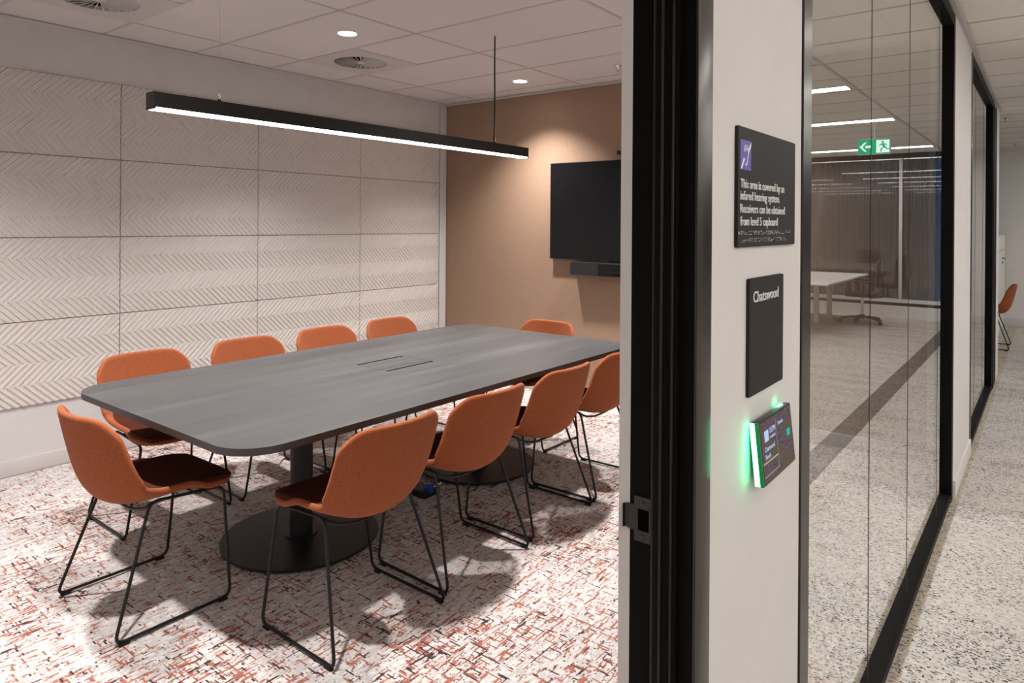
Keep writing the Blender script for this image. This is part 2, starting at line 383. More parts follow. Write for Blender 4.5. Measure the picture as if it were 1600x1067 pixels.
# strike plate with lip
sp = tag(bpy.data.objects.new('strike_plate', None), 'dark bronze strike plate with square latch hole, screwed to the black door jamb', 'strike plate'); COL.objects.link(sp)
sp.location = (-.5, .9755, 1.042)
bm = bmesh.new()
for d in ((-.0135, .0145, -.0018, 0, .016, .035), (-.0135, .0145, -.0018, 0, -.035, -.018), (-.0135, -.007, -.0018, 0, -.018, .016), (.012, .0145, -.0018, 0, -.018, .016)): box(bm, *d)
mkobj('plate', bm, M['strike'], sp)
bm = bmesh.new(); box(bm, -.007, .012, -.0004, 0, -.018, .016); mkobj('latch_hole', bm, M['hole_shade'], sp)  # flat black face painted as the shade inside the hole
bm = bmesh.new()
pr = [(-.0135, 0), (-.022, -.0004), (-.027, -.003), (-.0295, -.008)]
va = []
for x, y in pr:
    va.append([bm.verts.new((x, y-.0018, z)) for z in (-.019 if x > -.026 else -.016, .021)]+[bm.verts.new((x, y, z)) for z in (-.019 if x > -.026 else -.016, .021)])
for a, b in zip(va, va[1:]):
    for q in ((a[0], b[0], b[1], a[1]), (a[2], a[3], b[3], b[2]), (a[1], b[1], b[3], a[3]), (a[0], a[2], b[2], b[0])): bm.faces.new(q)
bm.faces.new((va[-1][0], va[-1][2], va[-1][3], va[-1][1])); mkobj('lip', bm, M['strike'], sp)
for z in (.026, -.027):
    bm = bmesh.new(); lathe(bm, [(.0001, 0), (.0032, 0), (.0036, .0008), (.003, .0014), (.0001, .0010)], 16)
    o = mkobj('screw', bm, M['strike'], sp, True); o.rotation_euler = (PI/2, 0, 0); o.location = (.001, -.0018, z)

# glass fronts
def glazing(name, y0, y1, yj, postn=.062, postf=.07):
    wn = bpy.data.objects.new(name, None); COL.objects.link(wn); wn['kind'] = 'structure'
    bm = bmesh.new(); box(bm, XF, XF+.004, y0, y0+postn, .055, 2.66); mkobj('near_post_face', bm, M['bronze'], wn)
    bm = bmesh.new()
    box(bm, -.50, XF, y0, y0+postn, 0, 2.66); box(bm, -.50, XF, y1-postf, y1, 0, 2.66)
    mkobj('side_post', bm, M['black_satin'], wn)
    bm = bmesh.new(); box(bm, -.49, XF, y0+postn, y1-postf, .012, .045, bev=.002); box(bm, -.475, XF-.008, y0+postn, y1-postf, 0, .012); mkobj('bottom_rail', bm, M['black_satin'], wn)
    bm = bmesh.new(); box(bm, -.49, XF, y0+postn, y1-postf, 2.60, 2.66, bev=.002); mkobj('top_rail', bm, M['black_satin'], wn)
    ys = [y0+postn]+yj+[y1-postf]
    for a, b in zip(ys, ys[1:]):
        bm = bmesh.new(); v = [bm.verts.new(p) for p in ((GX, a+.002, .045), (GX, b-.002, .045), (GX, b-.002, 2.60), (GX, a+.002, 2.60))]; bm.faces.new(v)
        mkobj('glass_pane', bm, M['glass'], wn)
    for y in yj: B('silicone_joint', (GX-.0035, GX+.001, y-.0018, y+.0018, .045, 2.60), M['joint'], wn)
glazing('window_1', 1.530, 4.492, [2.40, 3.14, 4.05])
glazing('window_2', 5.465, 7.75, [6.2, 6.95])
bm = bmesh.new(); box(bm, -.50, XF, 7.80, 8.235, 0, 2.64); struct(mkobj('door_2', bm, M['black_satin']))
B('frame_edge', (XF, XF+.004, 7.78, 7.80, 0, 2.64), M['bronze'], bpy.data.objects['door_2'])

# window wall at the end of the open office
w3 = bpy.data.objects.new('window_3', None); COL.objects.link(w3); w3['kind'] = 'structure'
bm = bmesh.new(); box(bm, .34, 6.0, 12.80, 12.95, 0, .20); mkobj('upstand', bm, M['desk'], w3)
bm = bmesh.new(); box(bm, .34, 6.0, 12.80, 12.86, .20, .25); box(bm, .34, 6.0, 12.80, 12.86, 2.62, 2.70)
for x in (.34, 5.94): box(bm, x, x+.06, 12.80, 12.86, .25, 2.62)
mkobj('window_frame', bm, M['rubber'], w3)
bm = bmesh.new(); box(bm, .40, 6.0, 12.805, 12.93, .25, .31); mkobj('sill', bm, M['white_plastic'], w3)
for x in (1.02, 2.6, 4.2): B('mullion', (x, x+.045, 12.79, 12.85, .31, 2.62), M['tbar'], w3)
bm = bmesh.new(); v = [bm.verts.new(p) for p in ((.40, 12.83, .31), (5.94, 12.83, .31), (5.94, 12.83, 2.62), (.40, 12.83, 2.62))]; bm.faces.new(v); mkobj('glass_pane', bm, M['glass_window'], w3)
bm = bmesh.new(); pts = []; x = .58
while x < 5.98: pts.append((x, 13.0+.022*math.sin(x*70)+.008*math.sin(x*23))); x += .009
a = [bm.verts.new((p[0], p[1], .32)) for p in pts]; b = [bm.verts.new((p[0], p[1], 2.62)) for p in pts]
a2 = [bm.verts.new((p[0], p[1]+.002, .32)) for p in pts]; b2 = [bm.verts.new((p[0], p[1]+.002, 2.62)) for p in pts]
for i in range(len(pts)-1): bm.faces.new((a[i], a[i+1], b[i+1], b[i])); bm.faces.new((a2[i+1], a2[i], b2[i], b2[i+1]))
tag(mkobj('curtain', bm, M['curtain'], None, True), 'long grey pleated curtain behind the end windows, seen mirrored in the glass front', 'curtain')

# ------------------------------------------------------------------ acoustic wall panels
def clip(poly, x0, x1, z0, z1):
    for ax, lim, sgn in ((0, x0, 1), (0, x1, -1), (1, z0, 1), (1, z1, -1)):
        out = []
        for i in range(len(poly)):
            p, q = poly[i-1], poly[i]; ip = sgn*(p[ax]-lim) >= 0; iq = sgn*(q[ax]-lim) >= 0
            if ip != iq:
                t = (lim-p[ax])/(q[ax]-p[ax]); out.append((p[0]+t*(q[0]-p[0]), p[1]+t*(q[1]-p[1])))
            if iq: out.append(q)
        poly = out
        if len(poly) < 3: return []
    return poly
def panel_mesh(Wd, Ht):
    bm = bmesh.new(); g = .0035; box(bm, .004, .008, g, Wd-g, g, Ht-g)
    bands = 4; bh = Ht/bands; pitch = .041
    for k in range(bands):
        z1 = Ht-k*bh; z0 = z1-bh; s = 1 if k % 2 == 0 else -1
        n = int((Wd+bh)/pitch)+3
        for i in range(-2, n):
            yb = i*pitch-(bh if s > 0 else 0) if True else 0
            def para(hw):
                c = yb+pitch/2
                if s > 0: return [(c-hw, z0), (c+hw, z0), (c+hw+bh, z1), (c-hw+bh, z1)]
                return [(c-hw+bh, z0), (c+hw+bh, z0), (c+hw, z1), (c-hw, z1)]
            if s < 0: yb = i*pitch-bh
            lo = clip(para(.0125), g, Wd-g, max(z0, g), min(z1, Ht-g)); hi = clip(para(.0070), g, Wd-g, max(z0, g), min(z1, Ht-g))
            if not lo: continue
            if len(lo) == len(hi):
                A = [bm.verts.new((.008, y, z)) for y, z in lo]; Bv = [bm.verts.new((.014, y, z)) for y, z in hi]; m = len(lo)
                try:
                    bm.faces.new(Bv)
                    for j in range(m): bm.faces.new((A[j], A[(j+1) % m], Bv[(j+1) % m], Bv[j]))
                except ValueError: pass
            else:
                A = [bm.verts.new((.008, y, z)) for y, z in lo]; Bv = [bm.verts.new((.014, y, z)) for y, z in lo]; m = len(lo)
                bm.faces.new(Bv)
                for j in range(m): bm.faces.new((A[j], A[(j+1) % m], Bv[(j+1) % m], Bv[j]))
    bmesh.ops.recalc_face_normals(bm, faces=bm.faces)
    return bm
rows = [('top row', 1.90, 2.395), ('second row down', 1.40, 1.90), ('third row down', .90, 1.40), ('bottom row', .397, .90)]
cols = [('at the photo\'s left edge', .975, 1.97), ('second column from the left', 1.97, 2.962), ('third column from the left', 2.962, 3.955), ('next to the tan wall', 3.955, 4.942)]
for rn, z0, z1 in rows:
    for cn, y0, y1 in cols:
        o = mkobj('acoustic_panel', panel_mesh(y1-y0, z1-z0), M['panel'], None, False, (XW+.001, y0, z0))
        B('seam_sheet', (0, .004, 0, y1-y0, 0, z1-z0), M['backing'], o)  # added dark sheet, draws the seams between panels
        tag(o, 'cream chevron wall panel, %s, %s' % (rn, cn), 'wall panel', 'chevron acoustic panels on the left wall')

# ------------------------------------------------------------------ ceiling fittings
def diffuser(x, y, label):
    t = thing('air_diffuser', label, 'air vent', (x, y, H), 0, 'round swirl air vents in the ceiling'); s = .298; rr = .195; n = 64
    bm = bmesh.new()
    def sq(a, z):
        c, d = math.cos(a), math.sin(a); k = s/max(abs(c), abs(d)); return (k*c, k*d, z)
    ang = [2*PI*(i+.5)/n for i in range(n)]
    ang = sorted(ang+[PI/4+PI/2*q for q in range(4)]); n2 = len(ang)
    o1 = [bm.verts.new(sq(a, -.004)) for a in ang]; i1 = [bm.verts.new((rr*math.cos(a), rr*math.sin(a), -.004)) for a in ang]
    i2 = [bm.verts.new((rr*math.cos(a), rr*math.sin(a), .02)) for a in ang]
    for i in range(n2):
        j = (i+1) % n2; bm.faces.new((o1[i], i1[i], i1[j], o1[j])); bm.faces.new((i1[i], i2[i], i2[j], i1[j]))
    mkobj('face_plate', bm, M['vent_white'], t)
    bm = bmesh.new(); cyl(bm, 0, 0, .02, .12, rr, 48); box(bm, -.30, .30, -.30, .30, .121, .125); mkobj('duct', bm, M['hole_shade'], t)
    bm = bmesh.new(); nv = 28
    for k in range(nv):
        a = 2*PI*k/nv; rad = Vector((math.cos(a), math.sin(a), 0)); tn = Vector((-math.sin(a), math.cos(a), 0))
        p = [(.03, .0015, -.0045), (rr, .003, -.0045), (rr, -.003, -.0045), (.03, -.0015, -.0045)]
        def add(q):
            v = [bm.verts.new(rad*a_+tn*b_+Vector((0, 0, z_))) for a_, b_, z_ in q]; v2 = [bm.verts.new(rad*a_+tn*b_+Vector((0, 0, z_+.0015))) for a_, b_, z_ in q]
            bm.faces.new(v); bm.faces.new(list(reversed(v2)))
            for i in range(4): bm.faces.new((v[i], v[i-1], v2[i-1], v2[i]))
        add(p)
        add([(.03, -.001, -.004), (rr, -.002, -.004), (rr, -.017, .018), (.03, -.004, .004)])
    mkobj('swirl_vanes', bm, M['vent_white'], t)
    bm = bmesh.new(); lathe(bm, [(.001, -.006), (.03, -.005), (.034, 0), (.03, .006)], 24); mkobj('hub', bm, M['vent_white'], t, True)
diffuser(-4.07, 3.357, 'square ceiling vent with round swirl vanes, close to the pendant and a downlight')
diffuser(-4.07, 1.5612, 'square ceiling vent with round swirl vanes, cut by the top edge at the left')
def downlight(x, y, label, spot=True):
    t = thing('downlight', label, 'downlight', (x, y, H), 0, 'round recessed downlights')
    bm = bmesh.new(); n = 40
    prof = [(.070, 0), (.068, -.003), (.058, -.003), (.056, .006)]
    rings = [[bm.verts.new((r*math.cos(2*PI*i/n), r*math.sin(2*PI*i/n), z)) for i in range(n)] for r, z in prof]
    for a, b in zip(rings, rings[1:]):
        for i in range(n): bm.faces.new((a[i], b[i], b[(i+1) % n], a[(i+1) % n]))
    mkobj('bezel', bm, M['white_plastic'], t, True)
    bm = bmesh.new(); cyl(bm, 0, 0, -.0015, -.0005, .056, 32); mkobj('lens', bm, M['em_down'], t)
    ld = bpy.data.lights.new('downlight_beam', 'SPOT'); ld.energy = DOWN_SPOT; ld.spot_size = math.radians(114); ld.spot_blend = 1.0; ld.shadow_soft_size = .045; ld.color = (1, .96, .935)
    lo = bpy.data.objects.new('downlight_beam', ld); COL.objects.link(lo); lo.parent = t; lo.location = (0, 0, -.012)
downlight(-3.515, 2.79, 'glowing round downlight beside the nearer swirl vent')
downlight(-3.52, 4.60, 'glowing round downlight near the tan wall')
downlight(-2.05, 2.79, 'round downlight over the right side of the table, above the frame')
downlight(-2.05, 4.60, 'round downlight near the tan wall, hidden by the door frame')
downlight(-2.05, .95, 'round downlight over the door side, above the frame')
downlight(-3.515, .95, 'round downlight at the near left, above the frame')
def sprinkler(x, y, label):
    t = thing('sprinkler_head', label, 'sprinkler', (x, y, H), 0, 'ceiling sprinkler heads')
    bm = bmesh.new(); lathe(bm, [(.03, 0), (.03, -.004), (.012, -.008), (.010, -.03), (.006, -.034)][::-1], 20); mkobj('body', bm, M['chrome'], t, True)
    bm = bmesh.new(); cyl(bm, 0, 0, -.046, -.044, .018, 16); tube(bm, [(-.009, 0, -.03), (-.012, 0, -.045)], .0018, 6); tube(bm, [(.009, 0, -.03), (.012, 0, -.045)], .0018, 6); mkobj('deflector', bm, M['tbar'], t)
sprinkler(-2.574, 4.575, 'small sprinkler head in the meeting room ceiling near the door frame')
sprinkler(-.385, 9.3, 'small sprinkler head in the corridor ceiling, the nearer of two')
sprinkler(-.40, 12.2, 'small sprinkler head in the corridor ceiling near the end wall')

# pendant
pd = thing('linear_pendant_light', 'long black linear pendant light with glowing underside hung over the table', 'pendant light', (-2.80, 2.485, 1.955))
hl = 1.2225
bm = bmesh.new()
box(bm, -.035, .035, -hl, hl, .001, .057); box(bm, -.035, -.031, -hl, hl, -.004, .001); box(bm, .031, .035, -hl, hl, -.004, .001)
mkobj('housing', bm, M['black'], pd)
for s in (-1, 1): B('end_cap', (-.036, .036, s*hl-.003, s*hl+.003, -.0105, .058), M['black'], pd)
bm = bmesh.new(); box(bm, -.030, .030, -hl+.004, hl-.004, -.0105, 0); mkobj('diffuser', bm, M['em_pendant'], pd)
for y in (1.546-2.485, 3.400-2.485):
    bm = bmesh.new(); tube(bm, [(0, y, .085), (0, y, H-1.955)], .0010, 6); mkobj('suspension_cable', bm, M['tbar'], pd)
    bm = bmesh.new(); lathe(bm, [(.007, .057), (.007, .08), (.0045, .088), (.002, .098)], 16, 0, y); mkobj('cable_gripper', bm, M['chrome'], pd, True)
bm = bmesh.new(); tube(bm, fillet([(.004, .900, .055), (.005, .904, .3), (.006, .898, .55), (.004, .901, H-1.955)], .1), .0044, 8); mkobj('power_cord', bm, M['black'], pd, True)
bm = bmesh.new(); cyl(bm, .002, .905, H-1.955-.004, H-1.955, .016, 16); mkobj('ceiling_rose', bm, M['white_plastic'], pd)

# ------------------------------------------------------------------ table
TX, TY = -2.80, 2.59
tb_ = thing('meeting_table', 'long charcoal wood-grain meeting table with rounded corners on two round pedestals', 'table', (TX, TY, 0))
bm = bmesh.new(); outl = rrect(-.715, .72, -1.36, 1.36, .17, 12)
prism_poly(bm, outl, .712, .7385)
bmesh.ops.bevel(bm, geom=[e for e in bm.edges if abs(e.verts[0].co.z-e.verts[1].co.z) < 1e-5], offset=.0018, segments=2, affect='EDGES')
for f in bm.faces: f.material_index = 0 if f.normal.z > .9 and f.calc_center_median().z > .735 else 1
bm.normal_update()
for f in bm.faces: f.material_index = 0 if f.normal.z > .9 else 1
tt = smooth_by_angle(mkobj('tabletop', bm, [M['top'], M['edge']], tb_), 50)
for x in (-.127, .110): B('cable_slot', (x-.0065, x+.0065, -.185, .145, .7380, .7392), M['hole_shade'], tb_)  # flat black strips painted as the shade of open slots
bm = bmesh.new()
for x in (-.045, .055): box(bm, x-.0012, x+.0012, -.185, .145, .7380, .7390)
for y in (-.185, .145): box(bm, -.127, .110, y-.0012, y+.0012, .7380, .7390)
mkobj('lid_seam', bm, M['edge'], tb_)
for y in (1.97-TY, 3.24-TY):
    bm = bmesh.new(); lathe(bm, [(.357, .014), (.360, .017), (.360, .0235), (.357, .026), (.001, .026)], 72, 0, y); bs = smooth_by_angle(mkobj('base_disc', bm, M['black'], tb_), 30)
    bm = bmesh.new(); cyl(bm, 0, y, .026, .700, .052, 40); cyl(bm, 0, y, .026, .032, .075, 40); smooth_by_angle(mkobj('column', bm, M['black'], tb_), 30)
    bm = bmesh.new(); box(bm, -.25, .25, y-.03, y+.03, .690, .712); box(bm, -.03, .03, y-.25, y+.25, .690, .712); mkobj('top_plate', bm, M['black'], tb_)
    for k in range(8):
        a = 2*PI*(k+.35)/8
        bm = bmesh.new(); cyl(bm, .335*math.cos(a), y+.335*math.sin(a), 0, .005, .012, 16); cyl(bm, .335*math.cos(a), y+.335*math.sin(a), .005, .016, .005, 12); mkobj('levelling_foot', bm, M['chrome'], bs.parent)
B('cable_tray', (-.10, .10, -.30, .30, .655, .712), M['black'], tb_, bev=.004)
pb = thing('power_box', 'small black power box with a blue plug on the carpet by the far pedestal', 'power box', (-2.72, 2.72, 0))
B('box_body', (-.05, .05, -.06, .06, .0, .035), M['black'], pb, bev=.004)
B('blue_plug', (.03, .075, -.045, -.01, .035, .075), M['blue'], pb, bev=.004)
bm = bmesh.new(); tube(bm, fillet([(.03, .02, .03), (.07, .05, .07), (.04, .09, .03), (-.03, .12, .006)], .03), .005, 8); mkobj('cord', bm, M['chrome'], pb, True)

# ------------------------------------------------------------------ chairs
def interp(tab, t):
    n = len(tab)-1; x = t*n; i = min(int(x), n-1); f = x-i
    p0, p1, p2, p3 = tab[max(i-1, 0)], tab[i], tab[i+1], tab[min(i+2, n)]
    def cr_(a, b, c, d): return .5*((2*b)+(-a+c)*f+(2*a-5*b+4*c-d)*f*f+(-a+3*b-3*c+d)*f**3)
    if isinstance(p0, tuple): return tuple(cr_(*q) for q in zip(p0, p1, p2, p3))
    return cr_(p0, p1, p2, p3)
def shell_mesh(prof, width, curl, thick, nu, nv, vwarp, cexp=2.2):
    bm = bmesh.new(); g = []
    for j in range(nv+1):
        row = []
        for i in range(nu+1):
            u = -1+2*i/nu; u = math.sin(u*PI/2)*.35+u*.65; v = vwarp(j/nv, abs(u)); v = min(max(v, 0), 1)
            y, z = interp(prof, v); y2, z2 = interp(prof, min(v+.01, 1)); y1, z1 = interp(prof, max(v-.01, 0))
            ty, tz = y2-y1, z2-z1; l = math.hypot(ty, tz) or 1; ny, nz = tz/l, -ty/l     # towards the sitter
            c = interp(curl, v)*abs(u)**cexp; wv = interp(width, v)
            row.append(bm.verts.new((u*wv, y+ny*c, z+nz*c)))
        g.append(row)
    for j in range(nv):
        for i in range(nu): bm.faces.new((g[j][i], g[j][i+1], g[j+1][i+1], g[j+1][i]))
    bmesh.ops.recalc_face_normals(bm, faces=bm.faces)
    me = bpy.data.meshes.new('tmp'); bm.to_mesh(me); bm.free(); o = bpy.data.objects.new('tmp', me); COL.objects.link(o)
    s = o.modifiers.new('s', 'SOLIDIFY'); s.thickness = thick; s.offset = 0; s.use_even_offset = True
    d = o.modifiers.new('d', 'SUBSURF'); d.levels = 2; d.render_levels = 2
    bpy.context.view_layer.update()
    out = bpy.data.meshes.new_from_object(o.evaluated_get(bpy.context.evaluated_depsgraph_get()))
    bpy.data.objects.remove(o); bpy.data.meshes.remove(me)
    for p in out.polygons: p.use_smooth = True
    out.materials.clear(); out.materials.append(M['fabric']); return out
def meshobj(name, me, parent): o = bpy.data.objects.new(name, me); COL.objects.link(o); o.parent = parent; me.name = name; return o
BP = [(.288, .437), (.22, .446), (.155, .443), (.095, .438), (.03, .431), (-.05, .427), (-.12, .434), (-.172, .462), (-.208, .515), (-.230, .58), (-.247, .65), (-.262, .72), (-.276, .795)]
BW = [.182, .212, .220, .217, .218, .224, .232, .238, .241, .242, .240, .236, .226]
BC = [.0, .003, .009, .043, .055, .070, .088, .100, .100, .092, .084, .074, .062]
SP = [(.283, .447), (.255, .458), (.19, .466), (.10, .463), (.01, .455), (-.07, .452), (-.135, .463), (-.180, .494)]
SW = [.166, .192, .209, .207, .204, .204, .198, .186]
SCu = [.0, .002, .005, .012, .024, .036, .048, .050]
def make_chair(label, loc, rot, group):
    t = thing('upholstered_chair', label, 'chair', loc, rot, group)
    meshobj('backrest', shell_mesh(BP, BW, BC, .024, 18, 30, lambda v, u: (.06*u**4*(1-v)**6+v*(1-.012*u**2-.085*u**8))), t)
    me = shell_mesh(SP, SW, SCu, .024, 12, 14, lambda v, u: 1-(1-v)*(1-.10*u**4)); me.materials.clear(); me.materials.append(M['seatpad'])
    meshobj('seat', me, t)['label'] = 'dark brown seat pad'
    for s in (-1, 1):
        pts = [(s*.198, -.068, .452), (s*.265, -.217, .012), (s*.265, .217, .012), (s*.198, .222, .430)]
        bm = bmesh.new(); tube(bm, fillet(pts, .035, True, 6), .0062, 10, True); mkobj('sled_leg', bm, M['chair_steel'], t, True)
        for y in (-.185, .185):
            B('foot_glide', (s*.265-.008, s*.265+.008, y-.018, y+.018, 0, .009), M['black'], t, bev=.002)
    bm = bmesh.new(); tube(bm, fillet([(-.196, -.055, .447), (-.16, -.075, .420), (-.08, -.088, .403), (.08, -.088, .403), (.16, -.075, .420), (.196, -.055, .447)], .06), .0055, 10)
    tube(bm, [(-.196, .13, .431), (-.16, .13, .416), (.16, .13, .416), (.196, .13, .431)], .005, 8); mkobj('cross_brace', bm, M['chair_steel'], t, True)
    return t
def copy_thing(src, label, loc, rot, group):
    r = src.copy(); COL.objects.link(r); r.location = loc; r.rotation_euler = (0, 0, rot); r['label'] = label
    if group: r['group'] = group
    for ch in src.children:
        c = ch.copy(); COL.objects.link(c); c.parent = r
        for g in ch.children: d = g.copy(); COL.objects.link(d); d.parent = c
    return r
GR = 'rust orange chairs around the meeting table'
c0 = make_chair('rust orange upholstered chair at the near short end of the table', (-2.845, 1.268, 0), 0, GR)
near = [(-2.088, 1.718, 'nearest the camera'), (-2.108, 2.300, 'second from the camera'), (-2.125, 2.893, 'third from the camera'), (-2.14, 3.475, 'furthest, cut by the door frame')]
for x, y, s in near: copy_thing(c0, 'rust orange chair on the door side of the table, '+s, (x, y, 0), PI/2+random.Random(y).uniform(-.03, .03), GR)
far = [(-3.625, 1.700, 'nearest the camera'), (-3.615, 2.300, 'second from the camera'), (-3.62, 2.875, 'third from the camera'), (-3.625, 3.455, 'nearest the tan wall')]
for x, y, s in far: copy_thing(c0, 'rust orange chair between table and chevron wall panels, '+s, (x, y, 0), -PI/2, GR)
copy_thing(c0, 'rust orange chair at the far short end of the table, back to the tan wall', (-2.875, 3.90, 0), PI, GR)
oc = copy_thing(c0, 'rust orange chair standing alone at the end of the corridor by the white cupboard', (-.60, 10.53, 0), PI/2, None)
if 'group' in oc: del oc['group']

# ------------------------------------------------------------------ television, soundbar, camera
tv = thing('television', 'large black wall-mounted television on the tan felt wall', 'television', (-2.765, YT-.004, 1.617))
B('bezel', (-.725, .725, -.045, -.02, -.4205, .4205), M['tv_frame'], tv, bev=.003)
B('screen', (-.719, .719, -.0468, -.0448, -.412, .415), M['tv'], tv)
B('rear_housing', (-.55, .55, -.02, 0, -.30, .30), M['tv_frame'], tv)
sb = thing('soundbar', 'black soundbar mounted under the television', 'soundbar', (-2.765, YT, 1.124))
bm = bmesh.new(); pts = rrect(-.48, .48, -.054, .054, .016, 6); prism_poly(bm, pts, 0, .085); o = smooth_by_angle(mkobj('speaker_body', bm, M['sound'], sb), 40); o.rotation_euler = (PI/2, 0, 0); o.location = (0, -.012, 0)
B('camera_window', (-.20, .20, -.0985, -.0965, -.045, .045), M['tv'], sb, bev=.001)
B('trim_line', (-.20, .20, -.0995, -.0984, -.018, -.014), M['rubber'], sb)
B('wall_bracket', (-.15, .15, -.013, 0, -.03, .10), M['tv_frame'], sb)
wc = thing('camera_bar', 'small black camera bar fixed to the tan wall above the television', 'camera', (-2.74, YT, 2.095))
B('camera_body', (-.085, .085, -.05, 0, -.016, .016), M['tv_frame'], wc, bev=.004)
bm = bmesh.new(); cyl(bm, 0, 0, 0, .003, .010, 20); o = mkobj('lens', bm, M['tv'], wc); o.rotation_euler = (PI/2, 0, 0); o.location = (0, -.05, 0)

# ------------------------------------------------------------------ signs on the corridor wall (face +X)
def board(name, label, y0, y1, z0, z1, dep=.006):
    t = thing(name, label, 'sign', (XF, (y0+y1)/2, (z0+z1)/2)); bm = bmesh.new(); hw, hh = (y1-y0)/2, (z1-z0)/2
    pts = rrect(-hw, hw, -hh, hh, .004, 4); prism_poly(bm, pts, 0, dep)
    bmesh.ops.bevel(bm, geom=[e for e in bm.edges if e.verts[0].co.z > dep*.9 and e.verts[1].co.z > dep*.9], offset=.0008, segments=2, affect='EDGES')
    for v in bm.verts: x, y, z = v.co; v.co = (z, x, y)
    smooth_by_angle(mkobj('board', bm, M['sign'], t), 40); return t
UY, UZ = (0, 1, 0), (0, 0, 1)
S1 = board('hearing_sign', 'black sign with violet ear symbol and hearing system text, upper of the wall signs', 1.137, 1.463, 1.465, 1.670)
cy1, cz1 = 1.300, 1.5675; sx = .0062
for body, yl, yr, zb, hh in (('This area is covered by an', 1.147, 1.387, 1.5662, .0150), ('infared hearing system.', 1.147, 1.359, 1.5460, .0150), ('Receivers can be obtained', 1.147, 1.391, 1.5240, .0150), ('from level 5 cupboard', 1.147, 1.347, 1.5022, .0150)):
    text_mesh('lettering', body, yr-yl, hh, M['letter'], S1, (sx, yl-cy1, zb-cz1), UY, UZ)
bm = bmesh.new(); rnd = random.Random(4)
for row, zb in enumerate((1.4870, 1.4745)):
    for c in range(30 if row == 0 else 27):
        for d in range(6):
            if rnd.random() < .48:
                y = 1.152+c*.0094+(d % 2)*.0034-cy1; z = zb-cz1+(d//2)*.0026
                vs = [bm.verts.new((sx, y+.0009*math.cos(a*PI/3), z+.0009*math.sin(a*PI/3))) for a in range(6)]; tp = bm.verts.new((sx+.0008, y, z))
                for i in range(6): bm.faces.new((vs[i], vs[(i+1) % 6], tp))
mkobj('braille', bm, M['letter'], S1)
bm = bmesh.new(); v = [bm.verts.new(p) for p in ((sx, 1.141-cy1, 1.4868-cz1), (sx+.001, 1.1445-cy1, 1.4895-cz1), (sx, 1.141-cy1, 1.4922-cz1))]; bm.faces.new(v); mkobj('braille_marker', bm, M['letter'], S1)
B('pictogram_ground', (.006, .0064, 1.147-cy1, 1.199-cy1, 1.5972-cz1, 1.6478-cz1), M['violet'], S1)
bm = bmesh.new(); px = .0066
def pq(a, b): return (px, 1.147+.052*a-cy1, 1.5972+.0506*b-cz1)
for q in (((.02, .02), (.14, .02), (.42, .36), (.30, .42)), ((.66, .66), (.80, .60), (.99, .84), (.99, .99))):
    bm.faces.new([bm.verts.new(pq(*p)) for p in q])
mkobj('pictogram_bar', bm, M['letter'], S1)
bm = bmesh.new()
ear = [(.32, .62), (.34, .74), (.44, .83), (.57, .82), (.68, .74), (.72, .62), (.70, .50), (.64, .40), (.62, .28), (.57, .18), (.49, .15), (.44, .20)]
tube(bm, fillet([pq(*p) for p in ear], .006, False, 3), .0011, 6)
tube(bm, fillet([pq(*p) for p in ((.42, .60), (.44, .70), (.53, .74), (.60, .66))], .004, False, 3), .0010, 6)
mkobj('ear_outline', bm, M['letter'], S1)
S2 = board('room_name_sign', 'black sign reading Chatswood, lower of the two wall signs', 1.197, 1.390, 1.202, 1.409)
text_mesh('lettering', 'Chatswood', .140, .0195, M['letter'], S2, (sx, 1.215-1.2935, 1.3665-1.3055), UY, UZ)

# room booking tablet
tbt = thing('booking_tablet', 'glowing room booking tablet with green light bar below the Chatswood sign', 'tablet', (XF, 1.2995, 1.1015)); tbt.rotation_euler = (0, 0, 0)
hw, hh = .0925, .0550
B('wall_mount', (0, .006, -.085, .085, -.048, .048), M['rubber'], tbt, bev=.001)
B('tablet_body', (.006, .019, -hw+.004, hw, -hh, hh), M['tv_frame'], tbt, bev=.002)
B('light_bar', (.003, .012, -hw-.0005, -hw+.004, -hh+.001, hh-.001), M['em_green'], tbt, bev=.001)
B('light_bar_cover', (.012, .0185, -hw, -hw+.004, -hh+.0005, hh-.0005), M['green_plastic'], tbt)
B('top_light', (.005, .012, .048, .072, hh-.001, hh+.0006), M['em_green'], tbt)
B('right_light', (.002, .006, hw-.001, hw+.0005, -hh+.004, hh-.004), M['em_green'], tbt)
sx2 = .0193
scr = B('screen', (.019, sx2, -hw+.006, hw-.003, -hh+.003, hh-.003), M['screen'], tbt)
def sp_(a, b): return (sx2+.0002, -hw+.006+(2*hw-.009)*a, -hh+.003+(2*hh-.006)*b)
def sbox(name, a0, a1, b0, b1, m):
    p, q = sp_(a0, b0), sp_(a1, b1); B(name, (sx2, sx2+.0003, p[1], q[1], p[2], q[2]), m, scr)
W2, H2 = 2*hw-.009, 2*hh-.006
sbox('icon_tile', .10, .22, .66, .84, M['em_text'])
text_mesh('screen_text', '12:27PM', .19*W2, .09*H2, M['em_text'], scr, sp_(.25, .76), UY, UZ, .0001)
text_mesh('screen_text', 'Available', .17*W2, .045*H2, M['em_text'], scr, sp_(.26, .67), UY, UZ, .0001)
text_mesh('screen_text', 'Chatswood', .30*W2, .08*H2, M['em_text'], scr, sp_(.08, .50), UY, UZ, .0001)
text_mesh('screen_text', 'Book', .16*W2, .075*H2, M['em_text'], scr, sp_(.08, .38), UY, UZ, .0001)
text_mesh('screen_text', 'Schedule', .17*W2, .06*H2, M['em_text'], scr, sp_(.53, .80), UY, UZ, .0001)
sbox('screen_line', .0, .46, .315, .335, M['em_yellow']); sbox('screen_line', .0, .46, .10, .12, M['em_pale']); sbox('screen_divider', .462, .468, .10, .95, M['em_pale'])
sbox('screen_button', .80, .90, .50, .62, M['em_teal'])
